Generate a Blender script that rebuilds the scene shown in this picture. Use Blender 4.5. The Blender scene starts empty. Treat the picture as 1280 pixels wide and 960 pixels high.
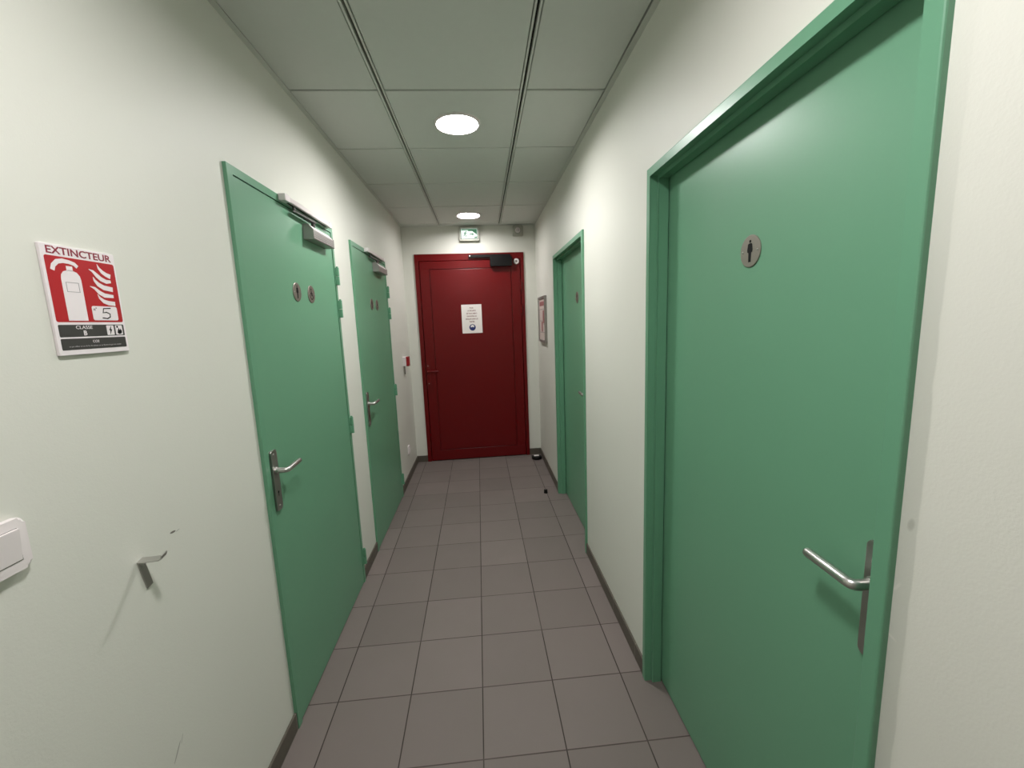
import bpy, bmesh, math
from mathutils import Vector, Matrix

C = bpy.context.scene.collection
PI = math.pi

# ------------------------------------------------------------------ measured room (metres)
XL = -0.767                 # left wall face
XR, RT = 0.616, -0.004      # right wall face  x = XR + RT*y
YE, EW = 4.493, 0.0297      # end wall face    y = YE + EW*x
ZC = 2.463                  # ceiling face
YB = -1.25                  # wall behind the camera
TILE, FX, FY, FROT = 0.2893, -0.0643, 1.2394, 0.009
BAR_X, CROSS_Y0, MOD = -0.3734, 1.9574, 0.6
LAMP_X = -0.072

# ------------------------------------------------------------------ materials
def srgb(r, g, b):
    f = lambda c: (c / 255 / 12.92) if c / 255 <= 0.04045 else ((c / 255 + 0.055) / 1.055) ** 2.4
    return (f(r), f(g), f(b), 1.0)

def new_mat(name):
    m = bpy.data.materials.new(name)
    m.use_nodes = True
    nt = m.node_tree
    return m, nt, nt.nodes['Principled BSDF']

def mat(name, col, rough=0.5, metal=0.0, bump=0.0, bscale=200.0, vary=0.0, vscale=6.0, spec=0.5, brush=False):
    m, nt, p = new_mat(name)
    p.inputs['Base Color'].default_value = col
    p.inputs['Roughness'].default_value = rough
    p.inputs['Metallic'].default_value = metal
    p.inputs['Specular IOR Level'].default_value = spec
    tc = nt.nodes.new('ShaderNodeTexCoord')
    src = tc.outputs['Object']
    if brush:
        mp = nt.nodes.new('ShaderNodeMapping')
        mp.inputs['Scale'].default_value = (1.0, 1.0, 0.06)
        nt.links.new(src, mp.inputs['Vector'])
        src = mp.outputs['Vector']
    if bump:
        n = nt.nodes.new('ShaderNodeTexNoise')
        n.inputs['Scale'].default_value = bscale
        n.inputs['Detail'].default_value = 3
        nt.links.new(src, n.inputs['Vector'])
        b = nt.nodes.new('ShaderNodeBump')
        b.inputs['Strength'].default_value = bump
        b.inputs['Distance'].default_value = 0.002
        nt.links.new(n.outputs['Fac'], b.inputs['Height'])
        nt.links.new(b.outputs['Normal'], p.inputs['Normal'])
    if vary:
        n2 = nt.nodes.new('ShaderNodeTexNoise')
        n2.inputs['Scale'].default_value = vscale
        n2.inputs['Detail'].default_value = 4
        nt.links.new(src, n2.inputs['Vector'])
        mx = nt.nodes.new('ShaderNodeMix')
        mx.data_type = 'RGBA'
        mx.inputs[6].default_value = tuple(c * (1 - vary) for c in col[:3]) + (1,)
        mx.inputs[7].default_value = tuple(min(1, c * (1 + vary)) for c in col[:3]) + (1,)
        nt.links.new(n2.outputs['Fac'], mx.inputs[0])
        nt.links.new(mx.outputs[2], p.inputs['Base Color'])
    return m

def emit(name, col, strength, base=(0.8, 0.8, 0.8, 1)):
    m, nt, p = new_mat(name)
    p.inputs['Base Color'].default_value = base
    p.inputs['Emission Color'].default_value = col
    p.inputs['Emission Strength'].default_value = strength
    return m

class NB:
    """tiny node maths helper"""
    def __init__(s, nt): s.nt = nt
    def m(s, op, a, b=None, c=None, clamp=False):
        n = s.nt.nodes.new('ShaderNodeMath'); n.operation = op; n.use_clamp = clamp
        for i, v in enumerate((a, b, c)):
            if v is None: continue
            if isinstance(v, (int, float)): n.inputs[i].default_value = v
            else: s.nt.links.new(v, n.inputs[i])
        return n.outputs[0]
    def mix(s, fac, a, b):
        n = s.nt.nodes.new('ShaderNodeMix'); n.data_type = 'RGBA'
        if isinstance(fac, (int, float)): n.inputs[0].default_value = fac
        else: s.nt.links.new(fac, n.inputs[0])
        for i, v in ((6, a), (7, b)):
            if isinstance(v, tuple): n.inputs[i].default_value = v
            else: s.nt.links.new(v, n.inputs[i])
        return n.outputs[2]
    def noise(s, vec, scale, detail=3):
        n = s.nt.nodes.new('ShaderNodeTexNoise'); n.inputs['Scale'].default_value = scale
        n.inputs['Detail'].default_value = detail
        s.nt.links.new(vec, n.inputs['Vector'])
        return n.outputs['Fac']

WALL = srgb(220, 220, 211)

def wall_material(name, marks):
    """white satin wall paint with a fine rolled texture; marks(nb, sep) returns (factor, colour) stains with a shape of their own"""
    m, nt, p = new_mat(name)
    nb = NB(nt)
    tc = nt.nodes.new('ShaderNodeTexCoord')
    sep = nt.nodes.new('ShaderNodeSeparateXYZ')
    nt.links.new(tc.outputs['Object'], sep.inputs[0])
    v = nb.noise(tc.outputs['Object'], 1.7)
    col = nb.mix(v, tuple(c * 0.97 for c in WALL[:3]) + (1,), tuple(min(1, c * 1.02) for c in WALL[:3]) + (1,))
    for fac, c in marks(nb, sep, tc):
        col = nb.mix(fac, col, c)
    nt.links.new(col, p.inputs['Base Color'])
    p.inputs['Roughness'].default_value = 0.5
    p.inputs['Specular IOR Level'].default_value = 0.35
    b = nt.nodes.new('ShaderNodeBump')
    b.inputs['Strength'].default_value = 0.16
    b.inputs['Distance'].default_value = 0.002
    h = nb.m('ADD', nb.m('MULTIPLY', nb.noise(tc.outputs['Object'], 260, 2), 0.6), nb.m('MULTIPLY', nb.noise(tc.outputs['Object'], 70, 2), 0.5))
    nt.links.new(h, b.inputs['Height'])
    nt.links.new(b.outputs['Normal'], p.inputs['Normal'])
    return m

def dab(nb, u, z, u0, z0, ru, rz, ang=0.0, hard=3.0):
    """elliptical smudge: 1 at its centre, 0 outside"""
    du, dz = nb.m('SUBTRACT', u, u0), nb.m('SUBTRACT', z, z0)
    ca, sa = math.cos(ang), math.sin(ang)
    a = nb.m('DIVIDE', nb.m('ADD', nb.m('MULTIPLY', du, ca), nb.m('MULTIPLY', dz, sa)), ru)
    b = nb.m('DIVIDE', nb.m('SUBTRACT', nb.m('MULTIPLY', dz, ca), nb.m('MULTIPLY', du, sa)), rz)
    d = nb.m('ADD', nb.m('MULTIPLY', a, a), nb.m('MULTIPLY', b, b))
    return nb.m('MULTIPLY', nb.m('SUBTRACT', 1.0, d), hard, clamp=True)

def marks_left(nb, sep, tc):
    u, z = sep.outputs[1], sep.outputs[2]
    return [(nb.m('MULTIPLY', dab(nb, u, z, 1.006, 1.0115, 0.010, 0.0028, -0.12), 0.85), srgb(70, 62, 50)),
            (nb.m('MULTIPLY', dab(nb, u, z, 1.022, 1.008, 0.007, 0.0012, 0.1), 0.5), srgb(110, 105, 95)),
            (nb.m('MULTIPLY', dab(nb, u, z, 0.911, 0.504, 0.024, 0.0022, 0.9), 0.55), srgb(95, 92, 80)),
            (nb.m('MULTIPLY', dab(nb, u, z, 0.93, 0.52, 0.012, 0.0012, 1.1), 0.4), srgb(95, 92, 80))]

def marks_right(nb, sep, tc):
    u, z = sep.outputs[1], sep.outputs[2]
    wob = nb.m('MULTIPLY', nb.m('SUBTRACT', nb.noise(tc.outputs['Object'], 9, 3), 0.5), 0.012)
    uu = nb.m('ADD', u, wob)
    band = nb.m('MULTIPLY', nb.m('SUBTRACT', uu, 0.5235), 400.0, clamp=True)
    band = nb.m('MULTIPLY', band, nb.m('LESS_THAN', u, 0.6))
    band = nb.m('MULTIPLY', band, nb.m('SUBTRACT', 1.0, nb.m('MULTIPLY', nb.m('SUBTRACT', z, 1.45), 2.5, clamp=True)))
    return [(nb.m('MULTIPLY', band, 0.30), srgb(168, 172, 162)),
            (nb.m('MULTIPLY', dab(nb, u, z, 0.5345, 1.166, 0.006, 0.012, 0.2, 1.2), 0.35), srgb(130, 130, 115)),
            (nb.m('MULTIPLY', dab(nb, u, z, 0.545, 1.06, 0.003, 0.012, 0.5, 1.0), 0.35), srgb(236, 232, 226)),
            (nb.m('MULTIPLY', dab(nb, u, z, 0.545, 0.975, 0.010, 0.003, 0.3, 1.0), 0.35), srgb(238, 232, 226))]

M = {}
M['wall_left'] = wall_material('paint_left', marks_left)
M['wall_right'] = wall_material('paint_right', marks_right)
M['wall'] = wall_material('paint_plain', lambda nb, sep, tc: [])
M['green'] = mat('green_door_paint', (0.136, 0.325, 0.200, 1), 0.36, bump=0.05, bscale=140, vary=0.03, vscale=3)
M['green_frame'] = mat('green_frame_paint', (0.130, 0.320, 0.196, 1), 0.35, bump=0.06, bscale=80)
M['red'] = mat('red_door_paint', srgb(100, 1, 5), 0.30, bump=0.04, bscale=120, vary=0.04, vscale=3, spec=0.36)
M['red_dark'] = mat('red_groove', srgb(92, 4, 10), 0.6)
M['ceiling'] = mat('ceiling_tile', srgb(205, 208, 202), 0.9, bump=0.25, bscale=500, vary=0.02, vscale=40, spec=0.1)
M['grid'] = mat('ceiling_grid', srgb(202, 204, 197), 0.6)
M['gap'] = mat('gap_shade', srgb(30, 30, 27), 0.9)  # near-black backing: the shade of the ceiling gaps put into its colour
M['steel'] = mat('brushed_steel', (0.55, 0.54, 0.52, 1), 0.33, 1.0, bump=0.03, bscale=900)
M['steel_plate'] = mat('satin_plate', (0.42, 0.41, 0.39, 1), 0.38, 1.0, bump=0.03, bscale=900)
M['plaque'] = mat('plaque_steel', (0.34, 0.31, 0.275, 1), 0.46, 1.0, bump=0.02, bscale=800)
M['silver'] = mat('silver_paint', srgb(212, 206, 203), 0.36, 0.3)
M['silver_dark'] = mat('dark_silver_metal', srgb(120, 116, 112), 0.45, 0.6)  # darker silver grey for small fittings
M['silver_shade'] = mat('silver_shaded_front', srgb(165, 160, 157), 0.42, 0.55)  # darker silver: shade on the closer's upright front put into the colour
M['arm_shade'] = mat('closer_arm_shaded', srgb(96, 94, 92), 0.4, 0.7)  # darkened metal: the shadow between rail and body put into its colour
M['black'] = mat('black_plastic', srgb(12, 11, 11), 0.5, spec=0.25)
M['ink'] = mat('black_ink', srgb(12, 11, 11), 0.7, spec=0.2)
M['white'] = mat('white_plastic', srgb(232, 224, 224), 0.35)
M['cream'] = mat('cream_plastic', srgb(172, 172, 160), 0.45)
M['paper'] = mat('paper', srgb(236, 230, 226), 0.8)
M['pvc'] = mat('sign_white', srgb(236, 228, 230), 0.4)
M['sign_red'] = mat('sign_red_print', srgb(176, 5, 22), 0.4)
M['sign_text'] = mat('sign_red_lettering', srgb(140, 38, 58), 0.5)
M['sign_black'] = mat('sign_black_print', srgb(56, 54, 52), 0.45)
M['grey_print'] = mat('grey_print', srgb(165, 160, 162), 0.6)
M['note_text'] = mat('notice_text', srgb(140, 96, 96), 0.7)
M['blue'] = mat('blue_print', srgb(24, 40, 104), 0.6)
M['alu'] = mat('aluminium_frame', srgb(150, 145, 140), 0.4, 0.7)
M['plan'] = mat('plan_paper', srgb(205, 190, 184), 0.6, vary=0.06, vscale=14)
M['plan_red'] = mat('plan_red_print', srgb(150, 96, 96), 0.6)
M['plan_grey'] = mat('plan_grey_print', srgb(150, 142, 136), 0.6)
M['alarm_red'] = mat('call_point_red', srgb(150, 14, 26), 0.35)
M['added_baffle'] = mat('added_lamp_baffle', srgb(120, 118, 114), 0.5)  # added recess ring, its depth and grey chosen to cut the lamp's beam
for _k, _p in (('lamp_bright', 214.0), ('lamp_dim', 112.0), ('lamp_near', 188.0)):
    M[_k] = emit(_k, (1.0, 0.97, 0.965, 1), _p)
M['exit_lit'] = emit('exit_panel_lit', (0.80, 1.0, 0.86, 1), 1.0, (0.3, 0.3, 0.3, 1))
M['exit_green'] = emit('exit_panel_green', (0.03, 0.22, 0.10, 1), 0.5, (0.01, 0.05, 0.02, 1))

def floor_material():
    m, nt, p = new_mat('floor_tiles')
    nb = NB(nt)
    tc = nt.nodes.new('ShaderNodeTexCoord')
    sep = nt.nodes.new('ShaderNodeSeparateXYZ')
    nt.links.new(tc.outputs['Object'], sep.inputs[0])
    c, s = math.cos(FROT), math.sin(FROT)
    dx, dy = nb.m('SUBTRACT', sep.outputs[0], FX), nb.m('SUBTRACT', sep.outputs[1], FY)
    u = nb.m('DIVIDE', nb.m('ADD', nb.m('MULTIPLY', dx, c), nb.m('MULTIPLY', dy, s)), TILE)
    v = nb.m('DIVIDE', nb.m('SUBTRACT', nb.m('MULTIPLY', dy, c), nb.m('MULTIPLY', dx, s)), TILE)
    def edge(t):   # distance to the nearest joint, in tiles
        return nb.m('ABSOLUTE', nb.m('SUBTRACT', nb.m('FRACT', nb.m('ADD', t, 0.5)), 0.5))
    eu, ev = edge(u), edge(v)
    e = nb.m('MINIMUM', eu, ev)
    joint = nb.m('SUBTRACT', 1.0, nb.m('MULTIPLY', nb.m('SUBTRACT', e, 0.0062), 400.0, clamp=True))
    cell = nt.nodes.new('ShaderNodeCombineXYZ')
    nt.links.new(nb.m('FLOOR', u), cell.inputs[0]); nt.links.new(nb.m('FLOOR', v), cell.inputs[1])
    wn = nt.nodes.new('ShaderNodeTexWhiteNoise')
    nt.links.new(cell.outputs[0], wn.inputs['Vector'])
    base = nb.mix(wn.outputs['Value'], srgb(117, 108, 104), srgb(128, 118, 114))
    n = nb.noise(tc.outputs['Object'], 5.0, 5)
    base = nb.mix(nb.m('MULTIPLY', n, 0.35), base, srgb(112, 106, 99))
    fine = nb.noise(tc.outputs['Object'], 420.0, 2)
    base = nb.mix(nb.m('MULTIPLY', fine, 0.25), base, srgb(98, 90, 87))
    # joints: dark brown, washed paler here and there
    jn = nb.noise(tc.outputs['Object'], 3.0, 3)
    # the lengthwise joints are darker than the crosswise ones
    lw = nb.m('LESS_THAN', eu, ev)
    jc = nb.mix(lw, srgb(72, 62, 58), srgb(52, 44, 40))
    jc = nb.mix(nb.m('MULTIPLY', nb.m('SUBTRACT', jn, 0.52), 5.0, clamp=True), jc, srgb(92, 84, 78))
    col = nb.mix(joint, base, jc)
    nt.links.new(col, p.inputs['Base Color'])
    nt.links.new(nb.m('ADD', 0.5, nb.m('MULTIPLY', n, 0.15)), p.inputs['Roughness'])
    p.inputs['Specular IOR Level'].default_value = 0.25
    b = nt.nodes.new('ShaderNodeBump')
    b.inputs['Strength'].default_value = 0.35; b.inputs['Distance'].default_value = 0.002
    h = nb.m('ADD', nb.m('SUBTRACT', 1.0, joint), nb.m('MULTIPLY', fine, 0.12))
    nt.links.new(h, b.inputs['Height'])
    nt.links.new(b.outputs['Normal'], p.inputs['Normal'])
    return m
M['floor'] = floor_material()

def plinth_material():
    m, nt, p = new_mat('plinth_tiles')
    nb = NB(nt)
    tc = nt.nodes.new('ShaderNodeTexCoord')
    sep = nt.nodes.new('ShaderNodeSeparateXYZ')
    nt.links.new(tc.outputs['Object'], sep.inputs[0])
    t = nb.m('DIVIDE', nb.m('ADD', sep.outputs[0], 0.06), 0.302)
    e = nb.m('ABSOLUTE', nb.m('SUBTRACT', nb.m('FRACT', nb.m('ADD', t, 0.5)), 0.5))
    j = nb.m('LESS_THAN', e, 0.006)
    n = nb.noise(tc.outputs['Object'], 40.0, 4)
    base = nb.mix(n, srgb(82, 76, 68), srgb(96, 90, 80))
    nt.links.new(nb.mix(j, base, srgb(128, 120, 112)), p.inputs['Base Color'])
    p.inputs['Roughness'].default_value = 0.5
    return m
M['plinth'] = plinth_material()

# ------------------------------------------------------------------ mesh helpers
def box(bm, x0, x1, y0, y1, z0, z1, bev=0.0, seg=2):
    vs = [bm.verts.new(p) for p in ((x0, y0, z0), (x1, y0, z0), (x1, y1, z0), (x0, y1, z0), (x0, y0, z1), (x1, y0, z1), (x1, y1, z1), (x0, y1, z1))]
    fs = [bm.faces.new([vs[i] for i in f]) for f in ((0, 3, 2, 1), (4, 5, 6, 7), (0, 1, 5, 4), (1, 2, 6, 5), (2, 3, 7, 6), (3, 0, 4, 7))]
    if bev:
        es = list({e for f in fs for e in f.edges})
        bmesh.ops.bevel(bm, geom=es, offset=bev, segments=seg, affect='EDGES', profile=0.5)

def prism(bm, pts, y0, y1, bev=0.0, seg=2):
    """outline pts (x,z), counter-clockwise from the front (-y), extruded from y0 (front) to y1"""
    if area(pts) < 0: pts = pts[::-1]
    a = [bm.verts.new((x, y0, z)) for x, z in pts]
    b = [bm.verts.new((x, y1, z)) for x, z in pts]
    n = len(pts)
    f0 = bm.faces.new(a)
    fs = [f0, bm.faces.new(b[::-1])]
    for i in range(n):
        fs.append(bm.faces.new((a[i], b[i], b[(i + 1) % n], a[(i + 1) % n])))
    if bev:
        es = list(f0.edges)
        bmesh.ops.bevel(bm, geom=es, offset=bev, segments=seg, affect='EDGES', profile=0.5)

def area(pts):
    return sum(pts[i][0] * pts[(i + 1) % len(pts)][1] - pts[(i + 1) % len(pts)][0] * pts[i][1] for i in range(len(pts))) / 2

def rrect(x0, x1, z0, z1, r, n=6):
    out = []
    for cx, cz, a0 in ((x1 - r, z0 + r, -PI / 2), (x1 - r, z1 - r, 0), (x0 + r, z1 - r, PI / 2), (x0 + r, z0 + r, PI)):
        for i in range(n + 1):
            a = a0 + PI / 2 * i / n
            out.append((cx + r * math.cos(a), cz + r * math.sin(a)))
    return out

def disc_pts(x, z, r, n=40, rz=None):
    rz = r if rz is None else rz
    return [(x + r * math.cos(2 * PI * i / n), z + rz * math.sin(2 * PI * i / n)) for i in range(n)]

def lathe_y(bm, prof, cx=0.0, cz=0.0, n=40):
    """profile (radius, y) spun round the y axis at (cx, cz); first and last are closed if radius > 0"""
    rings = []
    for r, y in prof:
        rings.append([bm.verts.new((cx + r * math.cos(2 * PI * i / n), y, cz + r * math.sin(2 * PI * i / n))) for i in range(n)])
    for a, b in zip(rings, rings[1:]):
        for i in range(n):
            bm.faces.new((a[i], a[(i + 1) % n], b[(i + 1) % n], b[i]))
    bm.faces.new(rings[0][::-1]); bm.faces.new(rings[-1])

def lathe_z(bm, prof, cx=0.0, cy=0.0, n=48, cap=True):
    rings = []
    for r, z in prof:
        rings.append([bm.verts.new((cx + r * math.cos(2 * PI * i / n), cy + r * math.sin(2 * PI * i / n), z)) for i in range(n)])
    for a, b in zip(rings, rings[1:]):
        for i in range(n):
            bm.faces.new((a[i], a[(i + 1) % n], b[(i + 1) % n], b[i]))
    if cap:
        bm.faces.new(rings[0][::-1]); bm.faces.new(rings[-1])

def tube(bm, path, r, n=16, r_end=None):
    """round bar along a path, mitred at its bends, domed at the free end"""
    pts = [Vector(p) for p in path]
    rings = []
    up = Vector((0, 0, 1))
    for i, p in enumerate(pts):
        t = (pts[min(i + 1, len(pts) - 1)] - pts[max(i - 1, 0)]).normalized()
        a = t.cross(up)
        if a.length < 1e-4: a = t.cross(Vector((1, 0, 0)))
        a.normalize(); b = a.cross(t).normalized()
        rr = r if r_end is None else r + (r_end - r) * i / (len(pts) - 1)
        rings.append([bm.verts.new(p + rr * (math.cos(2 * PI * k / n) * a + math.sin(2 * PI * k / n) * b)) for k in range(n)])
    t = (pts[-1] - pts[-2]).normalized()
    last = rings[-1]
    for k, f in ((0.35, 0.9), (0.6, 0.7), (0.75, 0.4)):
        rings.append([bm.verts.new(pts[-1] + (v.co - pts[-1]) * f + t * r * k) for v in last])
    for a, b in zip(rings, rings[1:]):
        for i in range(n):
            bm.faces.new((a[i], a[(i + 1) % n], b[(i + 1) % n], b[i]))
    bm.faces.new(rings[0][::-1]); bm.faces.new(rings[-1])

def arc_path(p0, corner, p1, r, n=8):
    """two straight runs joined by a rounded bend"""
    p0, c, p1 = Vector(p0), Vector(corner), Vector(p1)
    a = c + (p0 - c).normalized() * r
    b = c + (p1 - c).normalized() * r
    mid = [((1 - t) ** 2) * a + 2 * t * (1 - t) * c + t * t * b for t in [i / n for i in range(n + 1)]]
    return [p0] + mid + [p1]

def obj(name, bm, m, parent=None, smooth=False, sharp=40):
    bmesh.ops.recalc_face_normals(bm, faces=bm.faces)
    me = bpy.data.meshes.new(name)
    bm.to_mesh(me); bm.free()
    me.materials.append(M[m])
    if smooth:
        for p in me.polygons: p.use_smooth = True
        try: me.set_sharp_from_angle(angle=math.radians(sharp))
        except Exception: pass
    o = bpy.data.objects.new(name, me)
    C.objects.link(o)
    if parent: o.parent = parent
    return o

def text_mesh(name, lines, size, m, parent, x, z, y, align='CENTER', gap=1.25, bold=0.0, xs=1.0, rot=None):
    """lettering as thin ink: lines stacked downwards from z (first baseline), local x along the wall"""
    cu = bpy.data.curves.new(name, 'FONT')
    cu.body = '\n'.join(lines); cu.size = size; cu.align_x = align
    cu.space_line = gap; cu.offset = bold; cu.extrude = 0.0002; cu.resolution_u = 3
    t = bpy.data.objects.new(name + '_curve', cu); C.objects.link(t)
    bpy.context.view_layer.update()
    me = bpy.data.meshes.new_from_object(t.evaluated_get(bpy.context.evaluated_depsgraph_get()))
    bpy.data.objects.remove(t); bpy.data.curves.remove(cu)
    for v in me.vertices:
        px, pz, py = v.co.x * xs, v.co.y, -v.co.z
        if rot: px, pz = px * math.cos(rot) - pz * math.sin(rot), px * math.sin(rot) + pz * math.cos(rot)
        v.co = Vector((x + px, y + py, z + pz))
    me.materials.clear(); me.materials.append(M[m])
    o = bpy.data.objects.new(name, me); C.objects.link(o); o.parent = parent
    return o

def at_wall(wall, u, z):
    """wall frame: local x to the viewer's right along the wall, local y into the wall, local z up"""
    if wall == 'left':  return Vector((XL, u, z)), PI / 2
    if wall == 'right': return Vector((XR + RT * u, u, z)), math.atan2(-1.0, -RT)
    return Vector((u, YE + EW * u, z)), math.atan(EW)

def tag(o, label=None, cat=None, group=None, kind=None):
    if label: o['label'] = label
    if cat: o['category'] = cat
    if group: o['group'] = group
    if kind: o['kind'] = kind
    return o

def empty(name, loc, rot=0.0):
    o = bpy.data.objects.new(name, None); C.objects.link(o)
    o.empty_display_size = 0.05
    o.location = loc; o.rotation_euler = (0, 0, rot)
    return o

def wall_thing(name, wall, u, z, label, cat, group=None, kind=None):
    loc, rot = at_wall(wall, u, z)
    return tag(empty(name, loc, rot), label, cat, group, kind)

def copy_tree(o, parent=None):
    c = o.copy(); C.objects.link(c)
    c.parent = parent
    for ch in list(o.children): copy_tree(ch, c)
    return c

# ------------------------------------------------------------------ doors' openings
D1 = (1.425, 2.348, 2.000)     # near left door: from, to, top
D2 = (2.659, 3.572, 2.000)     # far left door
D3 = (0.550, 1.512, 1.984)     # near right door
D4 = (2.450, 3.424, 1.984)     # far right door
RED = (-0.652, 0.470, 2.190)   # red end door
WT = 0.12                      # wall thickness

# ------------------------------------------------------------------ shell
def struct(name, bm, m, label=None, loc=(0, 0, 0), rot=0.0):
    o = obj(name, bm, m); o.location = loc; o.rotation_euler = (0, 0, rot)
    o['kind'] = 'structure'
    if label: o['label'] = label
    return o

bm = bmesh.new(); box(bm, XL - WT, XR + WT + 0.03, YB - WT, YE + WT + 0.1, -0.06, 0.0)
struct('floor', bm, 'floor', 'grey brown square floor tiles with dark joints')

def wall_with_openings(bm, a, b, opens, face):
    """slabs between a and b along the wall, leaving the openings; face(u0,u1,z0,z1) adds one slab"""
    u = a
    for o0, o1, top in opens:
        face(u, o0, 0.0, ZC + 0.06); face(o0, o1, top, ZC + 0.06); u = o1
    face(u, b, 0.0, ZC + 0.06)

def prism_xy(bm, pts, z0, z1):
    a = [bm.verts.new((x, y, z0)) for x, y in pts]; b = [bm.verts.new((x, y, z1)) for x, y in pts]
    n = len(pts); bm.faces.new(a[::-1]); bm.faces.new(b)
    for i in range(n): bm.faces.new((a[i], a[(i + 1) % n], b[(i + 1) % n], b[i]))

yl_end, yr_end = YE + EW * XL, YE + EW * XR
bm = bmesh.new()
wall_with_openings(bm, YB, yl_end, (D1, D2), lambda u0, u1, z0, z1: box(bm, XL - WT, XL, u0, u1, z0, z1))
struct('wall_left', bm, 'wall_left', 'long white painted wall on the side of the extinguisher sign')
bm = bmesh.new()
xr = lambda y: XR + RT * y
wall_with_openings(bm, YB, yr_end, (D3, D4), lambda u0, u1, z0, z1: prism_xy(bm, [(xr(u0), u0), (xr(u0) + WT, u0), (xr(u1) + WT, u1), (xr(u1), u1)], z0, z1))
struct('wall_right', bm, 'wall_right', 'long white painted wall with two recessed green doors')
bm = bmesh.new()
ye = lambda x: YE + EW * x
wall_with_openings(bm, XL - WT, XR + WT, (RED,), lambda u0, u1, z0, z1: prism_xy(bm, [(u0, ye(u0)), (u1, ye(u1)), (u1, ye(u1) + WT), (u0, ye(u0) + WT)], z0, z1))
struct('wall_end', bm, 'wall', 'short white wall around the red door')
bm = bmesh.new(); box(bm, XL - WT, XR + WT + 0.03, YB - WT, YB, 0, ZC + 0.06)
struct('wall_back', bm, 'wall')

# ceiling: tiles laid in a grid of grooved runners and plain cross joints
bm = bmesh.new()
RW = 0.0125                                   # half width of a runner
xs = [(XL + 0.0205, BAR_X - RW - 0.003), (BAR_X + RW + 0.003, BAR_X + MOD - RW - 0.003), (BAR_X + MOD + RW + 0.003, XR - 0.034)]
ys = []
k = -6
while True:
    a, b = CROSS_Y0 + MOD * k + 0.006, CROSS_Y0 + MOD * (k + 1) - 0.006
    k += 1
    if b < YB: continue
    if a > YE - 0.05: break
    ys.append((max(a, YB), min(b, YE - 0.03)))
LAMP_Y = [CROSS_Y0 + MOD * k for k in (0.5, 3.5, -2.5)]
def tile_with_hole(bm, x0, x1, y0, y1, z0, z1, cx, cy, r, n=48):
    """square tile with a round cut-out"""
    ring = []
    for i in range(n):
        a = 2 * PI * i / n
        dx, dy = math.cos(a), math.sin(a)
        t = min(((x1 - cx) / dx if dx > 1e-9 else (x0 - cx) / dx if dx < -1e-9 else 1e9), ((y1 - cy) / dy if dy > 1e-9 else (y0 - cy) / dy if dy < -1e-9 else 1e9))
        ring.append(((cx + r * dx, cy + r * dy), (cx + t * dx, cy + t * dy), a))
    for cxx, cyy in ((x0, y0), (x1, y0), (x1, y1), (x0, y1)):      # make the outline pass through the corners
        a = math.atan2(cyy - cy, cxx - cx) % (2 * PI)
        k = min(range(n), key=lambda i: abs(ring[i][2] - a))
        ring[k] = (ring[k][0], (cxx, cyy), ring[k][2])
    vi = [bm.verts.new((*p[0], z0)) for p in ring]; vo = [bm.verts.new((*p[1], z0)) for p in ring]
    wi = [bm.verts.new((*p[0], z1)) for p in ring]; wo = [bm.verts.new((*p[1], z1)) for p in ring]
    for i in range(n):
        j = (i + 1) % n
        bm.faces.new((vi[i], vi[j], vo[j], vo[i])); bm.faces.new((wi[i], wo[i], wo[j], wi[j]))
        bm.faces.new((vi[i], wi[i], wi[j], vi[j])); bm.faces.new((vo[i], vo[j], wo[j], wo[i]))
for x0, x1 in xs:
    for y0, y1 in ys:
        hole = [ly for ly in LAMP_Y if y0 < ly < y1 and x0 < LAMP_X < x1]
        if hole: tile_with_hole(bm, x0, x1, y0, y1, ZC, ZC + 0.02, LAMP_X, hole[0], 0.1055)
        else: box(bm, x0, x1, y0, y1, ZC, ZC + 0.02, 0.002, 1)
ceil = struct('ceiling', bm, 'ceiling', 'suspended ceiling of plain white square tiles')
bm = bmesh.new(); box(bm, XL - 0.0, XR + 0.03, YB, YE + 0.05, ZC + 0.018, ZC + 0.05)
obj('gap_shade', bm, 'gap', ceil)  # dark sheet behind the joints, coloured as their shade
bm = bmesh.new()
for bx in (BAR_X, BAR_X + MOD):
    for s in (-1, 1):
        x0, x1 = sorted((bx + s * 0.005, bx + s * RW))
        box(bm, x0, x1, YB, YE - 0.03, ZC - 0.002, ZC + 0.018)
for y0, y1 in ys[1:]:
    for x0, x1 in xs:
        box(bm, x0, x1, y0 - 0.0095, y0 - 0.0035, ZC + 0.006, ZC + 0.018)
obj('ceiling_grid', bm, 'grid', ceil)
bm = bmesh.new(); box(bm, XL, XL + 0.02, YB, yl_end, ZC - 0.0012, ZC + 0.018)
struct('trim_1', bm, 'grid', 'ceiling edge strip above the extinguisher sign wall')
bm = bmesh.new(); prism_xy(bm, [(xr(YB) - 0.022, YB), (xr(YB), YB), (xr(yr_end), yr_end), (xr(yr_end) - 0.022, yr_end)], ZC - 0.0012, ZC + 0.018)
struct('trim_2', bm, 'grid', 'ceiling edge strip above the two recessed doors')
bm = bmesh.new(); prism_xy(bm, [(XL + 0.02, ye(XL + 0.02) - 0.022), (XL + 0.02, ye(XL + 0.02)), (XR - 0.04, ye(XR - 0.04)), (XR - 0.04, ye(XR - 0.04) - 0.022)], ZC - 0.002, ZC + 0.018)
struct('trim_3', bm, 'ceiling', 'ceiling edge strip above the red door')

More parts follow.
